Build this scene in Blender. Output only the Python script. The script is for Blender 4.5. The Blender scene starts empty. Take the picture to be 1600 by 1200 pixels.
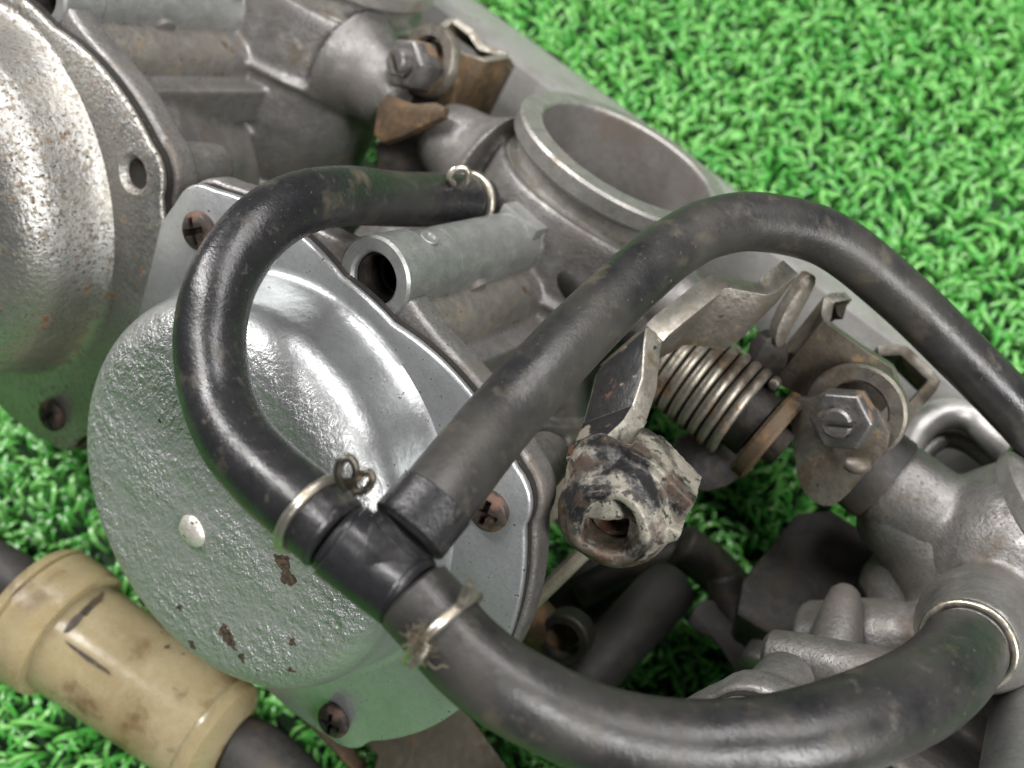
import bpy, bmesh, math, random
import numpy as np
from mathutils import Matrix, Vector
random.seed(7); rng = np.random.default_rng(7)
SC = bpy.context.scene
COL = SC.collection

# ------------------------------------------------------------------ frames
# measured frame of the carburettor row in the eye frame (x right, y down, z forward), millimetres
FPX = 1500.0
vb = np.array([.456, -.737, -.5]); vb /= np.linalg.norm(vb)          # along the bores, out of the spigots
va = np.array([.76, .65, 0.]); va[2] = -(va @ vb) / vb[2]; va /= np.linalg.norm(va)   # along the row
vc = np.cross(va, vb)                                               # out of the vacuum caps
up = np.array([.018, -.398, -.917]); up -= va * (va @ up); up /= np.linalg.norm(up)   # turf normal
ex = np.array([1., 0, 0]); ex -= up * (up @ ex); ex /= np.linalg.norm(ex)
ey = np.cross(up, ex)
WR = np.array([ex, ey, up])
H = 243.0                                                            # eye height above the mat, mm
def E2W(p): return (np.atleast_2d(p) @ WR.T + np.array([0, 0, H])) * .001
O2 = np.array([(430 - 800) / FPX, (745 - 600) / FPX, 1.]) * 170      # flange centre, middle carburettor
def L(A, B, C):                                                      # carburettor frame (mm) -> world (m)
    A, B, C = np.broadcast_arrays(np.asarray(A, float), np.asarray(B, float), np.asarray(C, float))
    p = O2 + A[..., None] * va + B[..., None] * vb + C[..., None] * vc
    return p @ WR.T * .001 + np.array([0, 0, H * .001])
def P(x, y, z):                                                      # sight line (photo pixels) and distance in mm -> world
    return E2W(np.array([(x - 800) / FPX, (y - 600) / FPX, 1.]) * z)[0]
def D(v): v = np.asarray(v, float) @ WR.T; return v / np.linalg.norm(v)
WA, WB, WC = D(va), D(vb), D(vc)
def LD(A, B, C): v = A * WA + B * WB + C * WC; return v / np.linalg.norm(v)

# ------------------------------------------------------------------ camera, world, lamps, exposure
cd = bpy.data.cameras.new('camera'); cam = bpy.data.objects.new('camera', cd); COL.objects.link(cam)
cd.sensor_width = 36; cd.lens = 36 * FPX / 1600; cd.clip_start = .005; cd.clip_end = 50
m = Matrix.Identity(4)
for i, v in enumerate(((1, 0, 0), (0, -1, 0), (0, 0, -1))):
    w = np.array(v, float) @ WR.T
    for j in range(3): m[j][i] = w[j]
m[2][3] = H * .001
cam.matrix_world = m
cd.dof.use_dof = True; cd.dof.focus_distance = .140; cd.dof.aperture_fstop = 19.0
SC.camera = cam
wd = bpy.data.worlds.new('World'); SC.world = wd; wd.use_nodes = True
bg = wd.node_tree.nodes['Background']; bg.inputs[0].default_value = (.92, .96, 1, 1); bg.inputs[1].default_value = .085
def area(name, loc, aim, sx, sy, power, col):
    l = bpy.data.lights.new(name, 'AREA'); l.shape = 'RECTANGLE'; l.size = sx; l.size_y = sy; l.energy = power; l.color = col
    o = bpy.data.objects.new(name, l); COL.objects.link(o); o.location = loc
    o.rotation_euler = (Vector(aim) - Vector(loc)).to_track_quat('-Z', 'Y').to_euler(); return o
area('ceiling_tube_lamp', (-.78, .72, 1.15), (0, .05, .05), .2, 1.3, 28, (1, .97, .95))
area('ceiling_tube_lamp', (.85, -.72, 1.15), (0, .05, .05), .2, 1.3, 33, (1, .98, .96))
area('ceiling_tube_lamp', (.6, .75, 1.4), (0, .05, .05), 1.3, .2, 17, (1, .97, .95))
SC.view_settings.view_transform = 'Standard'; SC.view_settings.look = 'None'; SC.view_settings.exposure = 0; SC.view_settings.gamma = 1

# ------------------------------------------------------------------ materials
def mat(name, col, rough, metal, layers=(), bumps=(), col2=None, cscale=300, spec=.5, extra=None):
    """layers: (scale, detail, lo, hi, colour, rough, metal, stretch)   bumps: (scale, detail, strength, stretch)"""
    M = bpy.data.materials.new(name); M.use_nodes = True; nt = M.node_tree; N = nt.nodes; K = nt.links
    bs = N['Principled BSDF']; bs.inputs['Specular IOR Level'].default_value = spec
    tc = N.new('ShaderNodeTexCoord')
    def coords(stretch):
        if not stretch: return tc.outputs['Object']
        mp = N.new('ShaderNodeMapping'); mp.inputs['Scale'].default_value = stretch; K.new(tc.outputs['Object'], mp.inputs[0]); return mp.outputs[0]
    def noise(scale, detail, stretch=None, rgh=.6):
        n = N.new('ShaderNodeTexNoise'); n.inputs['Scale'].default_value = scale; n.inputs['Detail'].default_value = detail
        n.inputs['Roughness'].default_value = rgh; K.new(coords(stretch), n.inputs['Vector']); return n.outputs[0]
    def rng_(src, lo, hi):
        r = N.new('ShaderNodeMapRange'); r.inputs[1].default_value = lo; r.inputs[2].default_value = hi; K.new(src, r.inputs[0]); return r.outputs[0]
    def mixf(f, a_, b_):
        x = N.new('ShaderNodeMix'); x.data_type = 'FLOAT'; K.new(f, x.inputs[0])
        for s, v in ((2, a_), (3, b_)):
            if isinstance(v, (int, float)): x.inputs[s].default_value = v
            else: K.new(v, x.inputs[s])
        return x.outputs[0]
    def mixc(f, a_, b_):
        x = N.new('ShaderNodeMix'); x.data_type = 'RGBA'; K.new(f, x.inputs[0])
        for s, v in ((6, a_), (7, b_)):
            if isinstance(v, tuple): x.inputs[s].default_value = (*v, 1)
            else: K.new(v, x.inputs[s])
        return x.outputs[2]
    c2 = col2 or tuple(min(1, v * 1.35) for v in col)
    c = mixc(rng_(noise(cscale, 6), .35, .68), col, c2)
    gr = rng_(noise(2600, 3), .3, .7); c = mixc(gr, mixc(rng_(noise(700, 5), .3, .75), tuple(v * .72 for v in col), c), c)
    r = mixf(rng_(noise(cscale * 2.3, 5), .3, .7), rough * .85, min(1, rough * 1.25)); me = metal
    for ly in layers:
        sc, det, lo, hi, lc, lr, lm = ly[:7]; st = ly[7] if len(ly) > 7 else None
        f = rng_(noise(sc, det, st), lo, hi)
        c = mixc(f, c, lc); r = mixf(f, r, lr); me = mixf(f, me, lm)
    h = dict(N=N, K=K, noise=noise, rng=rng_, mixf=mixf, mixc=mixc, tc=tc, bs=bs)
    if extra: c, r, me = extra(h, c, r, me)
    K.new(c, bs.inputs['Base Color']); K.new(r, bs.inputs['Roughness'])
    if isinstance(me, (int, float)): bs.inputs['Metallic'].default_value = me
    else: K.new(me, bs.inputs['Metallic'])
    prev = None
    for bp in bumps:
        b_ = N.new('ShaderNodeBump'); b_.inputs['Strength'].default_value = 1; b_.inputs['Distance'].default_value = bp[2]
        src = noise(bp[0], bp[1], bp[3] if len(bp) > 3 else None)
        if len(bp) > 4: src = bp[4](h, src)
        K.new(src, b_.inputs['Height'])
        if prev is not None: K.new(prev, b_.inputs['Normal'])
        prev = b_.outputs[0]
    if prev is not None: K.new(prev, bs.inputs['Normal'])
    return M
RUST = (.16, .075, .03); DIRT = (.10, .075, .045)
M_cast = mat('cast_aluminium', (.22, .213, .207), .42, .68,
    [(90, 7, .53, .68, (.12, .098, .075), .6, .3), (420, 6, .62, .71, (.13, .095, .06), .7, .1), (1700, 4, .60, .66, (.10, .088, .075), .6, .3), (160, 4, .6, .8, (.50, .49, .48), .34, .8), (55, 6, .52, .68, (.17, .155, .14), .55, .4)],
    [(1500, 4, .00012), (260, 3, .00014)], col2=(.36, .352, .345), cscale=130)
M_tube = mat('machined_cast_grey', (.34, .35, .345), .45, .7,
    [(150, 5, .6, .75, (.22, .20, .17), .6, .3), (500, 4, .7, .76, (.30, .20, .08), .7, .1)], [(1800, 4, .00005)], col2=(.44, .45, .44), cscale=220)
M_rim = mat('worn_spigot_rim', (.40, .39, .37), .42, .75, [(140, 6, .55, .7, (.20, .165, .12), .6, .3), (700, 3, .64, .72, (.18, .12, .07), .7, .1)],
    [(1400, 4, .00008)], col2=(.52, .51, .48), cscale=260)
M_bore = mat('stained_bore', (.20, .19, .18), .5, .45, [(70, 6, .48, .7, (.14, .115, .095), .6, .2), (500, 4, .66, .7, (.28, .22, .15), .6, .1)], [(900, 4, .00006)], cscale=120)
def capface(h, src):   # heavy orange-peel only on the end face of the cap
    sep = h['N'].new('ShaderNodeSeparateXYZ'); h['K'].new(h['tc'].outputs['Object'], sep.inputs[0])
    f0_ = h['rng'](sep.outputs[2], .0125, .0165); f1_ = h['rng'](sep.outputs[1], .036, .020)
    mm_ = h['N'].new('ShaderNodeMath'); mm_.operation = 'MULTIPLY'; h['K'].new(f0_, mm_.inputs[0]); h['K'].new(f1_, mm_.inputs[1]); f = mm_.outputs[0]
    mu = h['N'].new('ShaderNodeMath'); mu.operation = 'MULTIPLY'; am = h['N'].new('ShaderNodeMath'); am.operation = 'MULTIPLY_ADD'; h['K'].new(h['rng'](h['noise'](75, 4), .38, .62), am.inputs[0]); am.inputs[1].default_value = .75; am.inputs[2].default_value = .5
    m2 = h['N'].new('ShaderNodeMath'); m2.operation = 'MULTIPLY'; h['K'].new(f, m2.inputs[0]); h['K'].new(am.outputs[0], m2.inputs[1])
    h['K'].new(m2.outputs[0], mu.inputs[0]); h['K'].new(src, mu.inputs[1]); return mu.outputs[0]
def chips(pts):
    def fn(h, c, r, me):
        N, K = h['N'], h['K']
        n = N.new('ShaderNodeTexNoise'); n.inputs['Scale'].default_value = 700; n.inputs['Detail'].default_value = 3; K.new(h['tc'].outputs['Object'], n.inputs['Vector'])
        sub = N.new('ShaderNodeVectorMath'); sub.operation = 'MULTIPLY_ADD'; K.new(n.outputs['Color'], sub.inputs[0]); sub.inputs[1].default_value = (.0032,) * 3
        K.new(h['tc'].outputs['Object'], sub.inputs[2])
        tot = None
        for (x, y, z, rad) in pts:
            d = N.new('ShaderNodeVectorMath'); d.operation = 'DISTANCE'; K.new(sub.outputs[0], d.inputs[0])
            d.inputs[1].default_value = (x * .001 + .0016, y * .001 + .0016, z * .001 + .0016)
            f = h['rng'](d.outputs['Value'], rad * .001 + .0001, rad * .001 - .0001)
            if tot is None: tot = f
            else:
                mx = N.new('ShaderNodeMath'); mx.operation = 'MAXIMUM'; K.new(tot, mx.inputs[0]); K.new(f, mx.inputs[1]); tot = mx.outputs[0]
        sep = N.new('ShaderNodeSeparateXYZ'); K.new(h['tc'].outputs['Object'], sep.inputs[0]); ff0 = h['rng'](sep.outputs[2], .011, .016); ff1 = h['rng'](sep.outputs[1], .040, .020)
        fm = N.new('ShaderNodeMath'); fm.operation = 'MULTIPLY'; K.new(ff0, fm.inputs[0]); K.new(ff1, fm.inputs[1]); ff = fm.outputs[0]
        fl = h['rng'](sep.outputs[2], .0012, .0004); r = h['mixf'](fl, r, .38); me = h['mixf'](fl, me, .72)
        r = h['mixf'](ff, r, .42); c = h['mixc'](ff, c, (.40, .412, .405)); me = h['mixf'](ff, me, .62)
        ch = h['mixc'](h['rng'](h['noise'](1500, 3), .4, .6), (.035, .026, .02), (.09, .055, .035))
        return h['mixc'](tot, c, ch), h['mixf'](tot, r, .75), h['mixf'](tot, me, .05)
    return fn
CH = [(17.3, 5.3, 17, 1.8), (19, 3.8, 17, 1.7), (14.1, -16.5, 17, 1.8), (15.8, -17.2, 17, 1.2), (18.5, -18, 17, .8), (4, -21, 17, .7), (-27, 20, 16, 1.0), (-24, 20.5, 16, .6),
      (12, 0, 17, .7), (25, -6, 17, .8), (27, -12, 16, .7), (-14, 8, 17, .6), (-20, -13, 17, .6), (24, 13, 17, .6), (9, -26, 17, 1.0)]
M_zinc = mat('zinc_plating_grey', (.46, .475, .48), .31, .86, [(60, 5, .52, .75, (.37, .385, .385), .38, .8), (700, 4, .665, .69, (.10, .085, .07), .6, .3)],
    [(900, 3, .0012, (1, .6, 1), capface), (2200, 2, .0004, (1, .6, 1), capface), (900, 3, .00005), (110, 3, .00009), (420, 3, .00007)], col2=(.55, .57, .575), cscale=50, extra=chips(CH))
M_zincold = mat('zinc_plating_rust_speckled', (.43, .425, .405), .34, .9,
    [(800, 6, .53, .60, (.25, .225, .185), .5, .6), (330, 7, .61, .67, (.17, .09, .04), .75, .1), (1500, 4, .58, .62, (.09, .075, .055), .65, .3), (70, 5, .5, .7, (.40, .385, .34), .34, .8), (1300, 3, .66, .7, (.06, .05, .04), .7, .2)],
    [(1200, 5, .00022), (400, 4, .00016)], col2=(.58, .575, .55), cscale=110)
def M_rub(name, dust=.5): return mat(name, (.014, .014, .0155), .27, 0,
    [(55, 6, dust, dust + .3, (.05, .047, .042), .48, 0), (1100, 4, .69, .74, (.13, .11, .08), .8, 0), (150, 9, .57, .74, (.085, .072, .05), .65, 0), (420, 7, .60, .72, (.055, .05, .042), .6, 0),
     (2200, 3, .69, .73, (.08, .07, .055), .7, 0)], [(700, 5, .00007), (2500, 2, .00004)], col2=(.026, .026, .028), cscale=140, spec=.55)
M_rubber = M_rub('black_rubber', .55); M_rubber2 = M_rub('black_rubber_dusty', .36)
M_tee = mat('black_plastic', (.016, .016, .018), .3, 0, [(120, 6, .55, .8, (.05, .047, .042), .5, 0)], [(1500, 3, .00004)], spec=.5)
M_rubbg = mat('dark_old_rubber', (.035, .033, .032), .55, 0, [(90, 5, .5, .7, (.07, .055, .04), .7, 0)], [(500, 4, .0001)])
M_dirty = mat('grimy_steel', (.19, .175, .15), .45, .75,
    [(130, 6, .45, .62, (.085, .068, .047), .6, .3), (320, 6, .63, .71, (.20, .12, .05), .75, .05), (420, 4, .66, .72, (.025, .022, .018), .6, .2)],
    [(900, 4, .00012), (250, 3, .0001)], col2=(.30, .28, .24), cscale=160)
M_levedge = mat('worn_lever_steel', (.36, .34, .29), .42, .8, [(150, 6, .52, .68, (.13, .10, .065), .65, .3), (420, 5, .64, .7, (.03, .028, .026), .5, .1)],
    [(800, 4, .0001)], col2=(.48, .46, .41), cscale=170)
M_rustplate = mat('rust_brown_steel', (.085, .06, .038), .55, .45, [(150, 6, .5, .66, (.20, .115, .05), .75, .1), (70, 5, .55, .7, (.05, .04, .03), .5, .5)],
    [(600, 5, .00015)], col2=(.14, .095, .055), cscale=110)
M_nut = mat('steel_nut', (.21, .20, .195), .38, .85, [(260, 5, .56, .66, (.22, .12, .04), .7, .1), (120, 5, .58, .7, (.15, .13, .11), .5, .6)], [(1200, 3, .00005)], col2=(.32, .315, .31))
M_screw = mat('rusty_screw', (.06, .047, .04), .5, .5, [(300, 5, .5, .66, (.14, .08, .055), .7, .1)], [(900, 4, .00015)])
M_screwdk = mat('dark_screw', (.028, .024, .022), .5, .5, [(300, 5, .5, .66, (.09, .055, .04), .7, .1)], [(900, 4, .00012)])
M_wire = mat('spring_wire', (.46, .43, .36), .3, .9, [(200, 5, .55, .7, (.20, .15, .09), .6, .3)], [(1500, 3, .00004)], col2=(.58, .55, .48))
M_wiredk = mat('dark_wire', (.10, .09, .075), .32, .85, [(300, 5, .62, .7, (.18, .11, .05), .7, .1)])
M_plate = mat('plain_aluminium', (.45, .44, .43), .38, .55, [(60, 6, .5, .75, (.30, .285, .265), .48, .6), (300, 5, .66, .74, (.17, .13, .10), .6, .2)], [(900, 4, .00005)], col2=(.56, .55, .54), cscale=60)
def barrel_wear(h, c, r, me):     # bare rusty steel on the lower half, paint left on the upper
    sep = h['N'].new('ShaderNodeSeparateXYZ'); h['K'].new(h['tc'].outputs['Object'], sep.inputs[0])
    ad = h['N'].new('ShaderNodeMath'); ad.operation = 'MULTIPLY_ADD'; h['K'].new(h['noise'](260, 7), ad.inputs[0]); ad.inputs[1].default_value = .016; h['K'].new(sep.outputs[1], ad.inputs[2])
    f = h['rng'](ad.outputs[0], -.0038, -.0058)
    rc = h['mixc'](h['rng'](h['noise'](330, 6), .42, .6), (.14, .12, .095), (.075, .045, .03))
    return h['mixc'](f, c, rc), h['mixf'](f, r, .55), h['mixf'](f, me, .4)
M_levpaint = mat('lever_edge_paint', (.34, .32, .27), .45, .5, [(150, 7, .5, .58, (.02, .02, .02), .4, .1), (260, 6, .58, .66, (.10, .06, .04), .7, .2)], [(300, 6, .0002)])
M_barrel = mat('flaked_paint', (.27, .255, .21), .5, .15,
    [(120, 9, .46, .54, (.018, .018, .019), .35, .1), (150, 9, .53, .62, (.085, .058, .042), .7, .2), (700, 6, .55, .62, (.05, .045, .04), .5, .1), (220, 8, .55, .66, (.20, .19, .17), .4, .7)],
    [(150, 6, .00025), (800, 3, .00012)], col2=(.42, .395, .33), cscale=150, extra=barrel_wear)
M_barrelr = mat('rusty_barrel', (.13, .10, .075), .55, .35, [(210, 6, .5, .6, (.10, .045, .025), .7, .15), (400, 5, .6, .66, (.38, .36, .31), .4, .7), (150, 5, .6, .64, (.02, .02, .02), .4, .1)],
    [(260, 5, .0004)], col2=(.24, .21, .17), cscale=200)
M_shank = mat('chipped_black_paint', (.02, .02, .021), .35, .1, [(160, 7, .56, .60, (.30, .27, .22), .5, .2), (260, 6, .6, .66, (.12, .06, .035), .7, .2)], [(160, 7, .0004)])
M_stainrib = mat('tan_stained_casting', (.26, .245, .22), .48, .6, [(120, 7, .56, .66, (.19, .145, .09), .7, .1), (420, 5, .6, .66, (.11, .08, .05), .7, .1)], [(900, 5, .0001)])
M_grime = mat('oily_grime', (.10, .085, .065), .5, .4, [(130, 7, .5, .62, (.05, .042, .033), .6, .2), (330, 6, .58, .66, (.20, .13, .06), .75, .05)], [(500, 5, .0002)], col2=(.17, .145, .11), cscale=160)
M_spring = mat('coil_steel', (.27, .25, .21), .42, .8, [(160, 6, .46, .6, (.07, .052, .036), .6, .3), (300, 5, .58, .66, (.16, .085, .035), .7, .1)], [(1200, 3, .00005)])
M_gask = mat('gasket', (.02, .018, .016), .7, 0, [(900, 3, .62, .7, (.09, .07, .04), .8, 0)])
M_dark = mat('grease_and_shade_black', (.02, .018, .016), .5, .2, [(200, 5, .5, .7, (.05, .038, .025), .7, .1)], [(500, 5, .0002)])  # grease black, also painted as shade inside the tube hole and bracket opening
M_rod = mat('brass_tinted_rod', (.48, .44, .35), .45, .4, [(200, 6, .5, .68, (.33, .28, .20), .6, .3)], [(900, 3, .00005)])
M_bracket = mat('olive_stained_bracket', (.085, .075, .052), .5, .4, [(70, 6, .5, .7, (.11, .075, .045), .7, .2), (250, 5, .6, .68, (.20, .09, .035), .8, .05)], [(500, 5, .00015)])
M_bump = mat('worn_white_bump', (.52, .50, .45), .4, .5, [(700, 4, .6, .66, (.10, .075, .05), .7, .1)], [(800, 4, .0002)])
M_lint = mat('lint', (.11, .09, .06), .9, 0)
def sss(h, c, r, me):
    h['bs'].inputs['Subsurface Weight'].default_value = .45; h['bs'].inputs['Transmission Weight'].default_value = .45; h['bs'].inputs['Subsurface Radius'].default_value = (.004, .0025, .001)
    h['bs'].inputs['Subsurface Scale'].default_value = 1.0
    return c, r, me
M_amber = mat('amber_plastic', (.55, .455, .26), .2, 0, [(45, 6, .45, .7, (.33, .24, .11), .35, 0), (90, 7, .58, .7, (.20, .13, .065), .4, 0), (190, 6, .66, .72, (.05, .035, .025), .6, 0)], [(500, 3, .00006)],
    col2=(.64, .56, .37), cscale=40, spec=.5, extra=sss)
M_stain = mat('soot_stain', (.035, .025, .018), .6, 0, [(600, 4, .5, .7, (.12, .08, .04), .6, 0)])
M_mat = mat('mat_backing', (.012, .05, .014), .8, 0, [(500, 4, .55, .7, (.09, .085, .075), .9, 0)])
def grass(h, c, r, me):
    N, K = h['N'], h['K']
    at = N.new('ShaderNodeAttribute'); at.attribute_name = 'tint'
    c = h['mixc'](at.outputs['Fac'], (.045, .29, .036), (.19, .50, .12))
    h['bs'].inputs['Subsurface Weight'].default_value = .15; h['bs'].inputs['Subsurface Radius'].default_value = (.0008, .002, .0008)
    return c, r, me
M_grass = mat('plastic_grass', (.1, .4, .1), .3, 0, extra=grass, spec=.5)

# ------------------------------------------------------------------ mesh helpers (all geometry in world metres)
def frame(origin, x=None, z=None):
    z = WC if z is None else z; x = WA if x is None else x
    z = z / np.linalg.norm(z); x = x - z * (x @ z); x = x / np.linalg.norm(x); y = np.cross(z, x)
    mm = Matrix.Identity(4)
    for i, v in enumerate((x, y, z, np.asarray(origin))):
        for j in range(3): mm[j][i] = v[j]
    return mm
def thing(name, label, cat, origin, group=None, mw=None):
    o = bpy.data.objects.new(name, None); COL.objects.link(o); o.empty_display_size = .005
    o.matrix_world = mw if mw is not None else frame(origin); o['label'] = label; o['category'] = cat
    if group: o['group'] = group
    o['_mw'] = 0; del o['_mw']
    return o
def mk(name, vf, material, parent=None, mw=None, angle=35, label=None, cat=None, group=None, bevel=0, sub=0):
    v, f = vf[:2]; v = np.asarray(v, float)
    root = parent
    while root is not None and root.parent is not None: root = root.parent
    if root is not None: M4 = root.matrix_basis.copy()
    else: M4 = mw if mw is not None else frame(v.mean(0))
    inv = np.array(M4.inverted())
    vl = v @ inv[:3, :3].T + inv[:3, 3]
    me = bpy.data.meshes.new(name); me.from_pydata(vl.tolist(), [], [list(map(int, q)) for q in f]); me.update()
    if len(vf) > 2: me.polygons.foreach_set('material_index', vf[2])
    bm = bmesh.new(); bm.from_mesh(me); bmesh.ops.remove_doubles(bm, verts=bm.verts, dist=1e-7)
    bmesh.ops.recalc_face_normals(bm, faces=bm.faces)
    if bevel:
        es = [e for e in bm.edges if len(e.link_faces) == 2 and e.calc_face_angle(0) > math.radians(40)]
        bmesh.ops.bevel(bm, geom=es, offset=bevel * .001, segments=2, affect='EDGES', profile=.5, clamp_overlap=True)
    bm.to_mesh(me); bm.free()
    return link(name, me, material, parent, M4, angle, label, cat, group)
def link(name, me, material, parent=None, M4=None, angle=35, label=None, cat=None, group=None):
    ix = np.zeros(len(me.polygons), np.int32); me.polygons.foreach_get('material_index', ix); me.materials.clear()
    for mm in (material if isinstance(material, (list, tuple)) else [material]): me.materials.append(mm)
    me.polygons.foreach_set('material_index', ix if isinstance(material, (list, tuple)) else ix * 0)
    me.shade_smooth(); me.set_sharp_from_angle(angle=math.radians(angle))
    o = bpy.data.objects.new(name, me); COL.objects.link(o)
    if parent is not None: o.parent = parent
    elif M4 is not None: o.matrix_world = M4
    if label: o['label'] = label
    if cat: o['category'] = cat
    if group: o['group'] = group
    return o
def join(*parts):
    V = []; Fs = []; n = 0
    for v, f in parts:
        V.append(np.asarray(v, float)); Fs += [[i + n for i in q] for q in f]; n += len(v)
    return np.vstack(V), Fs
def basis(axis, ref=None):
    axis = axis / np.linalg.norm(axis)
    ref = np.array([.31, .52, .79]) if ref is None else ref
    u = ref - axis * (ref @ axis); u /= np.linalg.norm(u); return axis, u, np.cross(axis, u)
def loft(rings, cap0=True, cap1=True):
    n = len(rings[0]); V = np.vstack(rings); F = []
    for i in range(len(rings) - 1):
        for j in range(n):
            k = (j + 1) % n; F.append([i * n + j, i * n + k, (i + 1) * n + k, (i + 1) * n + j])
    if cap0: F.append(list(range(n))[::-1])
    if cap1: F.append([(len(rings) - 1) * n + j for j in range(n)])
    return V, F
def lathe(o, axis, prof, seg=48, ref=None, wob=0):
    """prof: (radius mm, height mm) along axis from world point o"""
    ax, u, w = basis(axis, ref); t = np.linspace(0, 2 * np.pi, seg, endpoint=False); R = []
    wb = 1 + wob * (np.sin(3 * t + 1) + .6 * np.sin(5 * t + 2.2) + .4 * np.sin(8 * t))
    for r, h in prof:
        r = max(r, .02)
        R.append(np.asarray(o) + ax * h * .001 + (np.cos(t)[:, None] * u + np.sin(t)[:, None] * w) * (r * wb[:, None]) * .001)
    if prof[0][0] > 1.5 and prof[-1][0] > 1.5: return loft(R + [R[0]], False, False)
    return loft(R)
def spline(pts, n=10):
    p = np.asarray(pts, float); q = np.vstack([2 * p[0] - p[1], p, 2 * p[-1] - p[-2]]); out = []
    for i in range(1, len(q) - 2):
        a_, b_, c_, d_ = q[i - 1:i + 3]
        for t in np.linspace(0, 1, n, endpoint=False):
            out.append(.5 * ((2 * b_) + (-a_ + c_) * t + (2 * a_ - 5 * b_ + 4 * c_ - d_) * t * t + (-a_ + 3 * b_ - 3 * c_ + d_) * t ** 3))
    out.append(p[-1]); return np.array(out)
def tube(pts, rad, seg=28, n=10, smooth=True, round_end=.12):
    """pts world points, rad mm (scalar or per point)"""
    p = np.asarray(pts, float); r = np.broadcast_to(np.asarray(rad, float), (len(p),))
    q = np.c_[p, r]; q = spline(q, n) if smooth else q
    p, r = q[:, :3], q[:, 3]
    T = np.gradient(p, axis=0); T /= np.linalg.norm(T, axis=1)[:, None]
    u = np.cross(T[0], [.3, .5, .8]); u /= np.linalg.norm(u); R = []; t = np.linspace(0, 2 * np.pi, seg, endpoint=False)
    for i in range(len(p)):
        u = u - T[i] * (u @ T[i]); u /= np.linalg.norm(u); w = np.cross(T[i], u)
        ring = (np.cos(t)[:, None] * u + np.sin(t)[:, None] * w)
        if i == 0 and round_end: R.append(p[i] + ring * r[i] * (1 - round_end) * .001); R.append(p[i] + T[i] * r[i] * round_end * .001 + ring * r[i] * .001)
        elif i == len(p) - 1 and round_end: R.append(p[i] - T[i] * r[i] * round_end * .001 + ring * r[i] * .001); R.append(p[i] + ring * r[i] * (1 - round_end) * .001)
        else: R.append(p[i] + ring * r[i] * .001)
    return loft(R)
def torus(o, axis, R, r, seg=48, ss=12, squash=1.0, ref=None):
    ax, u, w = basis(axis, ref); V = []; F = []
    for i in range(seg):
        t = 2 * math.pi * i / seg; d = math.cos(t) * u + math.sin(t) * w * squash
        for j in range(ss):
            s = 2 * math.pi * j / ss; V.append(np.asarray(o) + (d * (R + r * math.cos(s)) + ax * r * math.sin(s)) * .001)
    for i in range(seg):
        for j in range(ss):
            F.append([i * ss + j, ((i + 1) % seg) * ss + j, ((i + 1) % seg) * ss + (j + 1) % ss, i * ss + (j + 1) % ss])
    return np.array(V), F
def onplane(px, p0, nrm):
    """sight lines through photo points met with a real plane"""
    eye = np.array([0, 0, H * .001]); out = []
    for x, y in px:
        d = P(x, y, 100.) - eye; out.append(eye + d * (((p0 - eye) @ nrm) / (d @ nrm)))
    return np.array(out)
def chaikin(p, k=1, w=.25):
    p = np.asarray(p, float)
    for _ in range(k):
        q = np.roll(p, -1, 0); p = np.stack([p * (1 - w) + q * w, p * w + q * (1 - w)], 1).reshape(-1, p.shape[1])
    return p
def extrude(outline, nrm, th):
    o = np.asarray(outline); return loft([o, o - nrm / np.linalg.norm(nrm) * th * .001])
def plate(px, p0, nrm, th, k=1):
    return extrude(chaikin(onplane(px, p0, nrm), k), nrm, th)
def ribbon(path, wid, th, n=5):
    """bent strip: path = near edge (world), wid = width vectors mm, th = thickness mm"""
    q = np.c_[np.asarray(path, float), np.asarray(wid, float)]
    # soft corners
    q = np.vstack([q[0], np.vstack([np.vstack([q[i] * .82 + q[i - 1] * .18, q[i] * .95 + .025 * (q[i - 1] + q[i + 1]), q[i] * .82 + q[i + 1] * .18]) for i in range(1, len(q) - 1)]), q[-1]])
    p, w = q[:, :3], q[:, 3:] * .001; T = np.gradient(p, axis=0); R = []
    for i in range(len(p)):
        nn = np.cross(T[i], w[i]); nn /= np.linalg.norm(nn); nn = nn * th * .0005
        R.append(np.array([p[i] + nn, p[i] + w[i] + nn, p[i] + w[i] - nn, p[i] - nn]))
    V_, F_ = loft(R); mi = [0 if (j % 4) in (1, 3) else 1 for j in range(len(F_) - 2)] + [0, 0]
    return V_, F_, mi
def box(o, x, y, z, sx, sy, sz):
    V = [np.asarray(o) + (x * sx * i + y * sy * j + z * sz * k) * .0005 for i in (-1, 1) for j in (-1, 1) for k in (-1, 1)]
    return np.array(V), [[0, 1, 3, 2], [4, 6, 7, 5], [0, 4, 5, 1], [2, 3, 7, 6], [0, 2, 6, 4], [1, 5, 7, 3]]
def remeshed(vf, M4, voxel=.7, smooth=3):
    v, f = vf; inv = np.array(M4.inverted()); vl = np.asarray(v) @ inv[:3, :3].T + inv[:3, 3]
    me = bpy.data.meshes.new('tmp'); me.from_pydata(vl.tolist(), [], [list(map(int, q)) for q in f])
    bm = bmesh.new(); bm.from_mesh(me)
    bmesh.ops.recalc_face_normals(bm, faces=bm.faces); bm.to_mesh(me); bm.free()
    o = bpy.data.objects.new('tmp', me); COL.objects.link(o)
    md = o.modifiers.new('r', 'REMESH'); md.mode = 'VOXEL'; md.voxel_size = voxel * .001; md.use_smooth_shade = True
    if smooth: ms = o.modifiers.new('s', 'SMOOTH'); ms.factor = .5; ms.iterations = smooth
    out = bpy.data.meshes.new_from_object(o.evaluated_get(bpy.context.evaluated_depsgraph_get()))
    bpy.data.objects.remove(o); bpy.data.meshes.remove(me); return out
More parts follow.
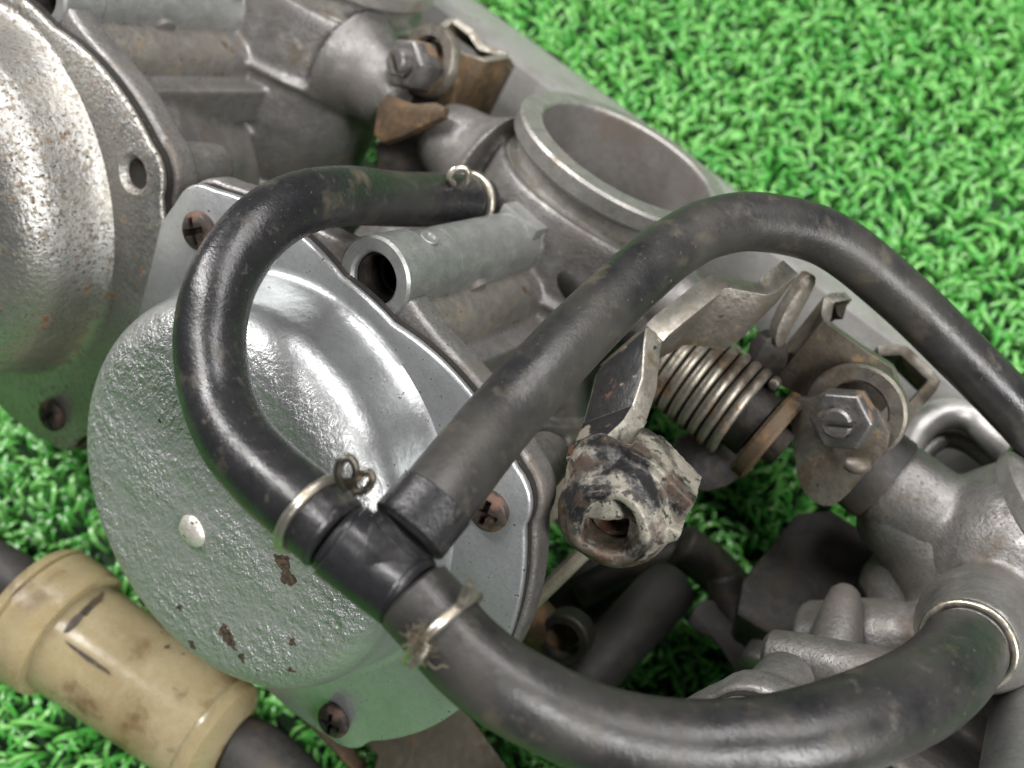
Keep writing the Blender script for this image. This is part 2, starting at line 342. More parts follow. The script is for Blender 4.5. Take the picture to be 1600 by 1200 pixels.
def cut(mesh, cutters):
    o = bpy.data.objects.new('tmp', mesh); COL.objects.link(o); cs = []
    for vf in cutters:
        cm = bpy.data.meshes.new('c'); cm.from_pydata(np.asarray(vf[0]).tolist(), [], [list(map(int, q)) for q in vf[1]])
        bm = bmesh.new(); bm.from_mesh(cm); bmesh.ops.recalc_face_normals(bm, faces=bm.faces); bm.to_mesh(cm); bm.free()
        c = bpy.data.objects.new('c', cm); COL.objects.link(c); cs.append(c)
        md = o.modifiers.new('b', 'BOOLEAN'); md.operation = 'DIFFERENCE'; md.object = c; md.solver = 'EXACT'
    out = bpy.data.meshes.new_from_object(o.evaluated_get(bpy.context.evaluated_depsgraph_get()))
    for c in cs: bpy.data.objects.remove(c)
    bpy.data.objects.remove(o); return out

# ------------------------------------------------------------------ turf
def turf():
    X0, X1, Y0, Y1 = -.40, .42, -.30, .46
    V = [(X0, Y0, 0), (X1, Y0, 0), (X1, Y1, 0), (X0, Y1, 0)]
    o = mk('turf_mat', (np.array(V), [[0, 1, 2, 3]]), M_mat, mw=Matrix.Identity(4)); o['kind'] = 'structure'; o['label'] = 'green artificial turf mat under the carburettors'
    S = 9; gx, gy = np.meshgrid(np.arange(X0, X1, .0025), np.arange(Y0, Y1, .0025)); n = gx.size
    bx = gx.ravel() + rng.uniform(-.0024, .0024, n); by = gy.ravel() + rng.uniform(-.0024, .0024, n)
    az = rng.uniform(0, 2 * np.pi, n); Lh = rng.uniform(.0085, .0135, n); curl = rng.uniform(2.6, 5.4, n); w = rng.uniform(.00036, .00055, n)
    tw = rng.uniform(-2.0, 2.0, n); lean0 = rng.uniform(0, .5, n)
    s = np.linspace(0, 1, S + 1)
    px = np.zeros((n, S + 1)); pz = np.zeros((n, S + 1)); ln = 1.35 * Lh
    for i in range(1, S + 1):
        ang = lean0 + curl * np.maximum(0, s[i] - .35) / .65
        px[:, i] = px[:, i - 1] + np.sin(ang) * ln / S; pz[:, i] = pz[:, i - 1] + np.cos(ang) * ln / S
    az2 = az[:, None] + tw[:, None] * s[None, :]
    cx = bx[:, None] + px * np.cos(az2); cy = by[:, None] + px * np.sin(az2); cz = np.maximum(pz, 0.0003)
    prof = np.array([1, 1, 1, 1, 1.05, 1.1, 1.1, 1.05, 1, .9])
    sa = az2 + np.pi / 2
    V = np.empty((n, S + 1, 2, 3), np.float32)
    for k, sg in enumerate((-1, 1)):
        V[:, :, k, 0] = cx + sg * np.cos(sa) * w[:, None] * prof; V[:, :, k, 1] = cy + sg * np.sin(sa) * w[:, None] * prof; V[:, :, k, 2] = cz
    nv = n * (S + 1) * 2
    base = (np.arange(n) * (S + 1) * 2)[:, None] + (np.arange(S) * 2)[None, :]
    F = np.stack([base, base + 1, base + 3, base + 2], -1).reshape(-1, 4).astype(np.int32)
    me = bpy.data.meshes.new('turf_grass'); me.vertices.add(nv); me.vertices.foreach_set('co', V.reshape(-1))
    me.loops.add(F.size); me.loops.foreach_set('vertex_index', F.reshape(-1))
    me.polygons.add(len(F)); me.polygons.foreach_set('loop_start', np.arange(0, F.size, 4, dtype=np.int32)); me.update(calc_edges=True)
    at = me.attributes.new('tint', 'FLOAT', 'POINT')
    at.data.foreach_set('value', np.repeat(rng.uniform(0, 1, n).astype(np.float32), (S + 1) * 2))
    me.materials.append(M_grass); me.shade_smooth()
    g = bpy.data.objects.new('turf_grass', me); COL.objects.link(g); g['kind'] = 'stuff'
    g['label'] = 'curly bright green plastic grass of the mat'; g['category'] = 'grass'
turf()

# ------------------------------------------------------------------ carburettors
def hull2(pts):
    pts = sorted(map(tuple, pts)); 
    def half(ps):
        h = []
        for p in ps:
            while len(h) > 1 and (h[-1][0] - h[-2][0]) * (p[1] - h[-2][1]) - (h[-1][1] - h[-2][1]) * (p[0] - h[-2][0]) <= 0: h.pop()
            h.append(p)
        return h[:-1]
    return np.array(half(pts) + half(pts[::-1]))
EARS = [(-33.5, 30), (34.5, 28.5), (33.5, -32), (-33.5, -30)]
def outline(off=0, n=240):
    t = np.linspace(0, 2 * np.pi, 90)
    pts = np.vstack([np.c_[(41.2 + off) * np.cos(t), (41.0 + off) * np.sin(t)]] + [np.c_[x + (7.2 + off) * np.cos(t), y + (7.2 + off) * np.sin(t)] for x, y in EARS])
    h = hull2(pts); h = np.vstack([h, h[:1]]); d = np.r_[0, np.cumsum(np.hypot(*np.diff(h, axis=0).T))]
    # resample by polar angle so rings line up
    th = np.arctan2(h[:-1, 1], h[:-1, 0]); r = np.hypot(h[:-1, 0], h[:-1, 1]); o = np.argsort(th)
    T = np.linspace(-np.pi, np.pi, n, endpoint=False); rr = np.interp(T, np.r_[th[o][-1] - 2 * np.pi, th[o], th[o][0] + 2 * np.pi], np.r_[r[o][-1], r[o], r[o][0]])
    return T, rr
def ring(T, r, c, x0=0, y0=0): return L(x0 + r * np.cos(T), y0 + r * np.sin(T), np.full(len(T), c))
def cap_mesh():
    T, r0 = outline(0); n1 = np.ones(len(T)); R = []
    R += [ring(T, r0 - .4, -1.6), ring(T, r0, -1.2), ring(T, r0, -.5), ring(T, r0 - .5, -.05)]
    X0, Y0 = 1.0, .9
    prof = [(38.4, .0), (37.4, .2), (36.5, .8), (35.8, 1.9), (35.3, 4), (34.9, 7)]
    f = 8.5; rr, hh = 34.8, 8.5
    prof += [(rr - f + f * math.cos(t), hh + f * math.sin(t)) for t in np.linspace(0, math.pi / 2, 14)]
    prof += [(22, 17.1), (16, 17.2), (12, 17.3), (6, 17.4), (.05, 17.45)]
    for r, c in prof:
        k = 1 if r < 37 else .5
        rad = n1 * r
        if r > 37: rad = np.minimum(r0 - 1.2, r)
        R.append(ring(T, rad, c, X0 * k, Y0 * k))
    return loft(R, cap0=True, cap1=True)
def screw_mesh(head=3.4, hgt=2.1):
    f = Matrix.Identity(4)
    v, fc = lathe((0, 0, 0), np.array([0, 0, 1.]), [(.05, -3), (2, -3), (2, 0), (head * .95, 0), (head, .5), (head * .97, hgt * .6), (head * .8, hgt * .88), (head * .5, hgt), (.05, hgt + .1)], 32)
    me = bpy.data.meshes.new('screw'); me.from_pydata(np.asarray(v).tolist(), [], fc)
    bm = bmesh.new(); bm.from_mesh(me); bmesh.ops.recalc_face_normals(bm, faces=bm.faces); bm.to_mesh(me); bm.free()
    X, Y, Z = np.eye(3)
    return cut(me, [box((0, 0, .0019), X, Y, Z, 4.6, 1.1, 2.6), box((0, 0, .0019), X, Y, Z, 1.1, 4.6, 2.61)])
SCREW = screw_mesh()
SCREW2 = SCREW.copy()
def add_screw(parent, a_, b_, material, me, rot=.4, name='screw', z=0.1, tilt=(0, 0)):
    o = link(name, me, material, parent)
    o.matrix_local = Matrix.Translation((a_ * .001, b_ * .001, z * .001)) @ Matrix.Rotation(rot, 4, 'Z') @ Matrix.Rotation(tilt[0], 4, 'X')
    return o
def body_parts():
    parts = []
    T, r1 = outline(.8)
    bump = lambda amp: amp * np.exp(-((T - math.pi / 2 - .02) / .21) ** 2)
    nt = lambda r: np.where(np.abs(r * np.cos(T) + 1) < 6.0, np.minimum(r, 37.0), r) if True else r
    nt2 = lambda r: np.where(np.sin(T) > 0, nt(r), r)
    parts.append(loft([ring(T, nt2(r1 - .6 + bump(5)), -8.2), ring(T, nt2(r1 + bump(5.5)), -7.4), ring(T, nt2(r1 + bump(5.5)), -3.4), ring(T, nt2(r1 - .5 + bump(5)), -2.7)]))
    # ear bosses under the flange
    for x, y in EARS: parts.append(lathe(L(x, y, -20.), WC, [(.1, 0), (4.4, 0), (5.2, 6), (5.8, 14), (.1, 14)], 24))
    parts.append(lathe(L(0, 1, 0), -WC, [(.1, 6), (36, 6), (35, 12), (32, 26), (29, 36), (26, 49), (.1, 49)], 64))
    parts.append(lathe(L(0, 1, -9.5), -WC, [(.1, 0), (37.0, 0), (36.6, 2.6), (.1, 2.6)], 72))
    parts.append(lathe(L(1.4, 8, -71), WB, [(22, 0), (26.6, 0), (26.6, 3.2), (22, 3.2)], 72)); parts.append(lathe(L(1.4, 36, -71), WB, [(22, 0), (26.4, 0), (26.4, 1.4), (22, 1.4)], 72))
    # ridges along the chamber
    parts.append(lathe(L(4.5, 35.0, -8), -WC, [(.1, 0), (6.0, 0), (5.8, 38), (4.5, 41), (.1, 41)], 28))
    parts.append(box(L(9, 29, -28), WA, WB, WC, 12, 8, 44))
    parts.append(lathe(L(-1, 43, -20), -WC, [(.1, 0), (5.9, 0), (5.6, 29), (.1, 29)], 28))
    parts.append(box(L(-1, 44.5, -48), WA, WB, WC, 8.4, 7.6, 8))
    parts.append(lathe(L(-20, 24, -8), -WC, [(.1, 0), (8, 0), (7.5, 30), (6, 34), (.1, 34)], 28))
    # barrel of the bore
    parts.append(lathe(L(1.4, -20, -71), WB, [(.1, 0), (24, 0), (24.5, 30), (25.5, 46), (25, 62), (24.4, 66), (23.9, 71), (23.4, 73), (21.6, 73), (21.6, 22), (.1, 22)], 72))
    # throttle shaft bosses
    for s in (-1, 1): parts.append(lathe(L(0, 44, -66), WA * s, [(.1, 21.5), (14, 21.5), (12.5, 23), (9.5, 28), (8.4, 34), (7.2, 37), (5, 38.4), (.1, 38.4)], 40))
    # float chamber side
    parts.append(box(L(0, -2, -84), WA, WB, WC, 56, 20, 46))
    parts.append(box(L(0, -2, -76), WA, WB, WC, 52, 8, 40))
    # hose nozzle root
    parts.append(lathe(P(775, 327, 196), P(735, 322, 188) - P(775, 327, 196), [(.1, -9), (9, -9), (6.5, -2), (5.2, 1), (.1, 1)], 28))
    # web between nozzle and chamber
    parts.append(tube([L(-12, 40, -50), L(-22, 30, -50), L(-28, 18, -52)], [5, 7, 9], 18, 5))
    return join(*parts)
BODY = remeshed(body_parts(), frame(L(0, 0, 0)), .62, 4)

def spigot_prof():
    return [(19.6, 0), (21.5, 0), (22.2, 6), (22.6, 12), (23.2, 14), (23.6, 19.6), (23.2, 20.4), (21.2, 20.8), (21.2, 24.4), (23.8, 25), (24.3, 25.6), (24.3, 28.6), (23.8, 29.2), (20.0, 29.4), (19.5, 28.9), (19.6, 27)]
def carb(name, label, k, capmat, capcut=None, first=None, db=0):
    """one carburettor; copies share mesh data"""
    off = (WA * k + WB * db) * .001
    root = thing(name, label, 'carburetor', L(k, db, 0), 'carburettors of the rack')
    if first is None:
        parts = {}
        parts['body'] = link('body', BODY, M_cast, root, angle=180)
        T, r2 = outline(.5); parts['gasket'] = mk('gasket', loft([ring(T, r2 - .5, -2.7), ring(T, r2 - .5, -1.5)]), M_gask, root)
        # spigot (axis tipped slightly to the caps, as it stands in the casting)
        ax = LD(0, 1, .08)
        parts['intake_spigot'] = mk('intake_spigot', lathe(L(1.6, 34, -74), ax, spigot_prof(), 96), M_rim, root, angle=30)
        parts['throttle_plate'] = mk('throttle_plate', lathe(L(1.2, 6, -73), ax, [(.1, 0), (19.2, 0), (19.2, 1.2), (.1, 1.2)], 64), M_bore, root)
        parts['bore_liner'] = mk('bore_liner', lathe(L(1.6, 34, -74), ax, [(19.55, -30), (19.55, 28.2), (19.3, 28.4), (19.25, 27), (19.25, -30)], 72), M_bore, root)
        parts['boss_tube'] = mk('boss_tube', lathe(L(-1, 43, -20), WC, [(5.2, 0), (6.15, 0), (6.15, 8.2), (6.8, 9.0), (6.9, 17.0), (6.5, 17.5), (4.6, 17.5), (4.2, 17.0), (4.1, 9), (3.5, 8.6), (3.5, 2), (.1, 1.8)], 56), M_tube, root, angle=30)
        parts['hole_shade_liner'] = mk('hole_shade_liner', lathe(L(-1, 43, -18.1), WC, [(3.9, .3), (3.9, 14.4), (3.75, 14.6), (3.7, 12), (3.55, 11.6), (3.7, 11.2), (3.7, 9), (3.3, 8.7), (3.3, .3)], 40), M_dark, root)  # dark lining and floor paint the shade inside the open boss tube
        mk('hole_shade_floor', lathe(L(-1, 43, -18.0), WC, [(.1, 0), (3.6, 0), (3.6, .3), (.1, .35)], 24), M_dark, root)
        mk('stained_rib', lathe(L(4.5, 35.0, -9), -WC, [(.1, 0), (6.25, 0), (6.1, 33), (5.2, 35), (.1, 35)], 36), M_stainrib, root)
        parts['boss_sleeve'] = mk('boss_sleeve', lathe(L(-1, 43, -50), WC, [(.1, 0), (6.15, 0), (6.25, 31), (.1, 31)], 48), M_tube, root)
        e = mk('eyelet', lathe(L(-1, 49.1, -13.4), LD(0.05, 1, .1), [(.3, -.6), (1.75, -.6), (1.7, .35), (1.5, .5), (1.0, .5), (.85, .2), (.1, .1)], 24), M_tube, root); parts['eyelet'] = e
        parts['cast_mark'] = mk('cast_mark', lathe(L(4.7, 40.6, -26), LD(.92, -.39, 0), [(.1, -.5), (2.7, -.5), (2.7, .65), (2.3, .8), (.1, .8)], 32), M_bore, root)
        parts['pad'] = mk('pad', box(L(-1, 46.6, -48.5), WA, WB, WC, 8.8, 6.2, 11), M_tube, root, bevel=.3)
        parts['paint_dot'] = mk('paint_dot', lathe(L(-1.2, 49.68, -48.5), WB, [(.1, -.3), (1.25, -.3), (.9, .3), (.1, .34)], 14, wob=.08), M_dot, root)
        # hose nozzle
        a0, a1 = P(775, 327, 196), P(735, 322, 188)
        parts['hose_nozzle'] = mk('hose_nozzle', lathe(a0, a1 - a0, [(.1, -2), (4.6, -2), (4.4, 3), (3.6, 4), (3.6, 9), (.1, 9)], 28), M_cast, root)
    else:
        for c in first.children:
            if c.name.split('.')[0] in ('vacuum_cap',): continue
            d = c.copy(); COL.objects.link(d); d.parent = root
    cm = mk('vacuum_cap', (cap_mesh()[0] + off, cap_mesh()[1]), capmat, root, angle=50)
    if capcut:
        x, y = capcut
        new = cut(cm.data, [lathe((x * .001, y * .001, -.006), np.array([0, 0, 1.]), [(.05, 0), (2.7, 0), (2.7, 9), (.05, 9)], 28),
                            lathe((x * .001, y * .001, -.0011), np.array([0, 0, 1.]), [(.05, 0), (2.6, 0), (3.6, 1.0), (3.8, 2.0), (.05, 2.0)], 28)])
        cm.data = new; new.materials.clear(); new.materials.append(capmat); new.shade_smooth(); new.set_sharp_from_angle(angle=math.radians(50))
    return root, cm
M_dot = mat('ochre_dot', (.50, .30, .05), .5, 0)
carb2, cap2 = carb('carburetor', 'middle carburettor with grey hammered round cap behind the black tee hose', 0, M_zinc)
carb1, cap1 = carb('carburetor', 'far carburettor with rust speckled shiny cap and an empty screw hole', -86, M_zincold, capcut=(34.5, 28.5), first=carb2)
carb3, cap3 = carb('carburetor', 'near carburettor at the right, mostly bare grey casting with hose nozzle', 119.5, M_zinc, first=carb2, db=-3.5)
# screws
add_screw(cap2, -33.2, 29.6, M_screw, SCREW, .75); add_screw(cap2, 36, 27, M_screw, SCREW.copy(), .2); add_screw(cap2, 33.5, -33, M_screwdk, SCREW2, .35, z=.4)
add_screw(cap1, 33.5, -31, M_screwdk, SCREW2.copy(), 1.1); add_screw(cap3, -33.4, 30, M_screw, SCREW.copy(), .1)
mk('end_bump', lathe(L(.2, -4.4, 17.1), WC, [(.1, -.5), (3.0, -.5), (2.9, .3), (2.3, 1.1), (1.3, 1.5), (.1, 1.6)], 32, wob=.025), M_bump, cap2)

for c in carb3.children:
    if c.name.split('.')[0] in ('intake_spigot', 'bore_liner'): c.location = (-.004, .003, .002)
o = mk('side_pipe', lathe(P(1430, 1068, 150), P(1226, 1024, 162) - P(1430, 1068, 150), [(.1, 0), (4.6, 0), (4.2, 20), (3.9, 23), (3.0, 24), (.1, 24.2)], 32), M_cast, carb3)
mk('cone_boss', lathe(P(1302, 1022, 166), P(1320, 930, 172) - P(1302, 1022, 166), [(.1, 0), (5, 0), (3.4, 9), (2.6, 12), (1.6, 13), (.1, 13)], 24), M_cast, carb3)
mk('shaft_seal', lathe(L(73.5, 44, -66), WA, [(.1, 0), (8.2, 0), (9.0, .6), (9.0, 7.2), (8.6, 7.8), (.1, 7.8)], 44), M_rubbg, carb3)
cs_ = remeshed(join(lathe(L(80.5, 44, -66), WA, [(.1, 0), (8.8, 0), (9.2, 10), (10.6, 18), (14, 27), (17, 40), (.1, 40)], 56), tube([P(1372, 975, 188), P(1450, 945, 186), P(1530, 910, 181), P(1610, 880, 174), P(1700, 880, 170)], [10, 15, 18, 19, 19], 36, 6),
    lathe(P(1530, 990, 154), P(1511, 1008, 137) - P(1530, 990, 154), [(.1, -8), (11, -8), (9, 4), (7.1, 12), (6.6, 16), (.1, 16)], 44)), carb3.matrix_basis, .55, 22)
link('side_casting', cs_, M_cast, carb3, angle=180)
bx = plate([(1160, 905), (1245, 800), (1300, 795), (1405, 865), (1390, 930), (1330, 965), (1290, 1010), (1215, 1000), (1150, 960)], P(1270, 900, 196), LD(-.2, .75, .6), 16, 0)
mk('bowl_and_gap_block', bx, M_bowl if 'M_bowl' in globals() else M_dark, carb3, bevel=1.0)

gap_fill = plate([(850, 900), (975, 850), (1040, 880), (1010, 960), (930, 1060), (850, 1070), (790, 1010)], P(920, 960, 226), LD(.1, .75, .65), 14, 0)
mk('bowl_and_gap_block', gap_fill, M_dark, carb2, bevel=1.0)  # added dark block, fills the gap under the linkage to make it darker
# ------------------------------------------------------------------ mounting plate behind the bores
def bar():
    prof = [(57.5, -96), (58.5, -100), (59.5, -112), (58.8, -119), (56.5, -122.5), (53, -124), (44, -124), (42, -121), (42, -96)]
    R = [L(np.full(len(prof), x), [p[0] for p in prof], [p[1] for p in prof]) for x in (-230, -228, 240, 242)]
    return loft(R)
mk('mounting_plate', bar(), M_plate, label='long bright aluminium mounting bar running behind the bores', cat='bar', angle=40)

# ------------------------------------------------------------------ hoses
def PP(lst): return np.array([P(x, y, z) for x, y, z, *_ in lst])
H1 = [(754, 320, 189, 5.2), (700, 313, 181, 5.1), (620, 311, 166, 4.75), (545, 306, 153, 4.75), (475, 316, 143, 4.75), (415, 348, 137, 4.75), (368, 402, 133, 4.75), (338, 465, 130, 4.75), (328, 540, 128, 4.75), (342, 625, 125, 4.75),
      (372, 690, 121, 4.75), (420, 745, 117, 4.8), (470, 788, 114, 4.8), (526, 838, 112, 4.85)]
H2 = [(636, 834, 112, 4.9), (684, 777, 114, 4.8), (740, 706, 119, 4.75), (790, 646, 124, 4.75), (850, 580, 128, 4.75), (912, 514, 133, 4.75), (1008, 422, 142, 4.75), (1060, 382, 147, 4.75), (1112, 356, 151, 4.75), (1188, 347, 155, 4.75), (1295, 374, 160, 4.75),
      (1400, 455, 164, 4.75), (1500, 552, 167, 4.75), (1600, 655, 170, 4.75), (1720, 790, 174, 4.75), (1840, 930, 180, 4.75)]
H3 = [(643, 927, 110, 4.85), (680, 968, 109, 4.85), (718, 1013, 108, 4.85), (770, 1058, 107, 4.9), (826, 1092, 107, 4.95), (913, 1134, 108, 5.0), (1010, 1160, 109, 5.2), (1110, 1168, 110, 5.35), (1215, 1160, 111, 5.5), (1320, 1134, 114, 5.7), (1425, 1089, 120, 5.8), (1478, 1050, 127, 5.8), (1508, 1013, 135, 5.8)]
def hose(pts, label, material): return mk('rubber_hose', tube(PP(pts), [p[3] for p in pts], 36, 9), material, label=label, cat='hose', angle=60, group='black breather hoses')
h1 = hose(H1, 'black rubber hose curling over the grey cap from the tee to the middle bore', M_rubber)
h2 = hose(H2, 'black rubber hose arching from the tee over the linkage to the right edge', M_rubber2)
h3 = hose(H3, 'black rubber hose sweeping along the bottom to the near carburettor nozzle', M_rubber2)
# raised end sleeve of the arching hose
s0, s1 = P(637, 833, 112), P(684, 777, 114)
mk('end_sleeve', tube([s0, (s0 + s1) / 2, s1], [5.05, 5.0, 5.0], 36, 6, round_end=.06), M_rubber, h2)
# tee
tc_ = P(585, 884, 112)
t = thing('tee_connector', 'black plastic tee joining the three rubber hoses in front of the cap', 'tee connector', tc_)
mk('main_pipe', tube([P(522, 834, 112.2), tc_, P(648, 931, 110)], 4.55, 36, 6), M_tee, t)
mk('branch_pipe', tube([tc_, P(612, 858, 112), P(640, 830, 112)], 4.5, 36, 6), M_tee, t)
mk('main_sleeve', tube([P(531, 842, 112), tc_, P(639, 923, 110.3)], 4.82, 36, 6, round_end=.04), M_tee, t)
mk('branch_sleeve', tube([tc_, P(612, 860, 112), P(629, 840, 112)], 4.82, 36, 6, round_end=.04), M_tee, t)

# wire clips
def clip(o, axis, R, label, ears=None, r=.62, squash=1.0):
    root = thing('wire_clip', label, 'hose clip', o, 'spring wire hose clips')
    mk('wire_ring', torus(o, axis, R, r, 64, 12), M_wire, root, angle=180)
    for e in ears or []: mk('wire_ear', tube(e[0], r * e[1], 12, 8), e[2], root, angle=180)
    return root
c1 = P(488, 803, 113.3); ax1 = P(520, 833, 112.2) - P(455, 775, 114.6)
ears = [([P(540, 765, 107.5), P(528, 745, 106), P(532, 722, 105.5), P(548, 716, 105.5), P(556, 735, 106), P(552, 762, 107), P(560, 768, 107)], .8, M_wiredk),
        ([P(528, 752, 107.5), P(550, 752, 106.5), P(572, 738, 106), P(582, 746, 106), P(574, 764, 106.5), P(552, 770, 107)], .8, M_wiredk)]
clip(c1, ax1, 5.15, 'steel wire clip with two twisted dark ears beside the tee', ears)
c2 = P(692, 982, 108.7); ax2 = P(715, 1010, 108) - P(668, 955, 109.3)
k2 = clip(c2, ax2, 5.3, 'steel wire clip with a tuft of lint on the bottom hose', [([P(722, 940, 104), P(733, 918, 103.2), P(738, 912, 103)], 1.0, M_wire), ([P(668, 1005, 103), P(655, 1028, 103), P(641, 1040, 103.5)], 1.0, M_wire)])
lv = []
for i in range(170):
    a_ = P(656 + random.gauss(0, 4), 1004 + random.gauss(0, 9), 102.9 + random.uniform(-.8, .8)); b_ = a_ + np.array([random.gauss(0, 1) for _ in range(3)]) * .00055; c_ = b_ + np.array([random.gauss(0, 1) for _ in range(3)]) * .0005
    lv.append(tube([a_, b_, c_], .045, 4, 3, round_end=0))
lv.append(tube([P(668, 1035, 102), P(680, 1045, 101.5), P(690, 1040, 101.5), P(700, 1043, 101.5)], .1, 5, 5, round_end=0))
mk('lint_tuft', join(*lv), M_lint, k2)
c3 = P(734, 317, 186); ax3 = P(754, 320, 189) - P(700, 313, 181)
clip(c3, ax3, 5.45, 'steel wire clip with a small loop at the middle bore nozzle', [([P(708, 288, 174), P(702, 277, 172), P(712, 264, 171.5), P(728, 264, 172), P(731, 279, 173), P(720, 294, 175)], .85, M_wire)], r=.75)
c4 = P(1511, 1008, 136); ax4 = P(1525, 990, 140) - P(1490, 1040, 129)
clip(c4, ax4, 6.05, 'thin tan ring clip where the bottom hose meets the near carburettor', r=.7)

# ------------------------------------------------------------------ throttle lever with cable barrel
lev = thing('throttle_lever', 'bent grimy lever plate ending in a flaked cream and black cable barrel', 'lever', P(1010, 600, 160))
wb_ = -WB * 11; wl = D(np.array([-.72, .30, .62])) * 11
path = [P(1236, 417, 163), P(1192, 452, 163), P(1122, 438, 161), P(1035, 507, 157.4), P(1023, 520, 157)]
mk('lever_plate', ribbon(path, [wb_ * .55, wb_ * 1.1, wb_ * 1.15, wb_ * .75 + wl * .35, wb_ * .6 + wl * .5], 3.9), [M_levedge, M_dirty], lev, bevel=.35)
path = [P(1024, 517, 157), P(1020, 545, 155.8), P(1016, 600, 153), P(1000, 648, 151)]
mk('lever_arm', ribbon(path, [wb_ * .6 + wl * .5, wb_ * .3 + wl * .75, wl, wl * .95], 3.85), [M_levedge, M_shank], lev, bevel=.35)
path = [P(1001, 645, 151.1), P(985, 672, 149.5), P(955, 700, 148), P(985, 745, 147)]
mk('lever_shank', ribbon(path, [wl * .95, wl * .85, wl * .7, wl * .7], 4.0), [M_levpaint, M_shank], lev, bevel=.4)
bc = P(962, 800, 146); bax = D(np.array([-.28, .30, -.91]))
jx, jy = D(np.array([.78, .5, -.2])), D(np.array([-.5, .82, -.1]))
bpart = join(lathe(bc - bax * .007, bax, [(.1, 0), (8.0, 0), (8.9, 3), (8.9, 7.5), (7.6, 10.6), (6.6, 11.4), (6.1, 12.6), (5.4, 12.9), (4.5, 12.6), (4.2, 11.5), (4.1, 4), (.1, 3.6)], 48, wob=.03),
             plate([(985, 705), (1020, 722), (1086, 790), (1072, 806), (1046, 786), (1030, 790), (990, 780), (965, 740)], P(1030, 765, 142), bax, 11, 0),
             plate([(985, 806), (1034, 822), (1066, 832), (1058, 846), (1024, 858), (1000, 880), (975, 860)], P(1030, 840, 142), bax, 9, 0),
             tube([P(968, 690, 147), P(950, 730, 147.5), P(950, 790, 149)], [3.5, 6.2, 7], 16, 5))
bm_ = remeshed(bpart, lev.matrix_basis, .32, 3)
for v in bm_.vertices:
    p = v.co * 1000; k = .22 * math.sin(1.7 * p.x + 2 * math.sin(.9 * p.y)) * math.sin(1.3 * p.y + p.z) + .12 * math.sin(3.9 * p.x + 1.1) * math.sin(4.3 * p.z + p.y)
    v.co += v.normal * k * .00025
link('cable_barrel', bm_, M_barrel, lev, angle=180)
mk('barrel_bush', lathe(bc - bax * .003, bax, [(.1, 0), (3.8, 0), (3.8, 3.2), (3.0, 3.4), (2.6, 1), (.1, .8)], 32), M_barrelr, lev)

# return spring and throttle shaft
sc_ = P(1106, 604, 180); V = []
turns, pitch, R = 8, 2.3, 8.5
t_ = np.linspace(0, turns * 2 * np.pi, turns * 28); ax, u, w = basis(WA)
hp = sc_ + (ax * ((t_ / (2 * np.pi) - turns / 2) * pitch)[:, None] + (np.cos(t_)[:, None] * u + np.sin(t_)[:, None] * w) * R) * .001
mk('return_spring', tube(hp, 1.02, 10, 1, smooth=False), M_spring, label='steel coil return spring under the bent throttle lever', cat='spring', angle=180)
sh = thing('throttle_shaft', 'greasy steel throttle shaft with rusty collar through the coil spring', 'shaft', sc_)
mk('shaft_rod', lathe(sc_ - WA * .05, WA, [(.1, 0), (4.2, 0), (4.2, 68), (.1, 68)], 28), M_dark, sh)
mk('rusty_collar', lathe(sc_ + WA * .0125, WA, [(4, 0), (8.8, 0), (9.3, .6), (9.3, 2.6), (8.8, 3.2), (4, 3.2)], 44), M_rustplate, sh)
mk('inner_sleeve', lathe(sc_ - WA * .012, WA, [(.1, 0), (6.6, 0), (6.6, 24), (.1, 24)], 36), M_dark, sh)
mk('stop_tab', plate([(1218, 500), (1262, 430), (1276, 430), (1274, 448), (1240, 510), (1222, 545), (1210, 540)], P(1250, 480, 172), LD(.75, .25, .6), 2.4, 1), M_dirty, sh, bevel=.2)
mk('stop_plate', plate([(1180, 560), (1205, 520), (1235, 540), (1225, 600), (1190, 640), (1165, 625)], P(1200, 580, 178), LD(.8, .2, .6), 3, 1), M_dark, sh, bevel=.2)
mk('cam_plate', plate([(1050, 690), (1110, 665), (1210, 690), (1180, 730), (1120, 770), (1060, 760)], P(1130, 720, 195), LD(.3, .5, .8), 4, 1), M_dark, sh, bevel=.2)

# ------------------------------------------------------------------ adjuster linkages
def nut_stack(root, n0, axis, rn, ln, rs, slotdir, mn, ms):
    hx = lathe(n0, axis, [(rs + .1, 0), (rn * .93, 0), (rn, .5), (rn, ln - .6), (rn * .93, ln), (rs + .15, ln)], 6, ref=slotdir)
    mk('nut', hx, mn, root, bevel=.25)
    ax, u, w = basis(axis, slotdir)
    v, f = lathe((0, 0, 0), np.array([0, 0, 1.]), [(.1, -2), (rs, -2), (rs, ln + 1.9), (rs - .4, ln + 2.4), (.1, ln + 2.4)], 28)
    me = bpy.data.meshes.new('s'); me.from_pydata(np.asarray(v).tolist(), [], f)
    bm = bmesh.new(); bm.from_mesh(me); bmesh.ops.recalc_face_normals(bm, faces=bm.faces); bm.to_mesh(me); bm.free()
    X, Y, Z = np.eye(3); me = cut(me, [box((0, 0, (ln + 2.4) * .001), X, Y, Z, 12, 1.15, 3.6)])
    o = link('adjuster_screw', me, ms, root); R4 = frame(n0, x=u, z=axis); o.matrix_local = root.matrix_basis.inverted() @ R4
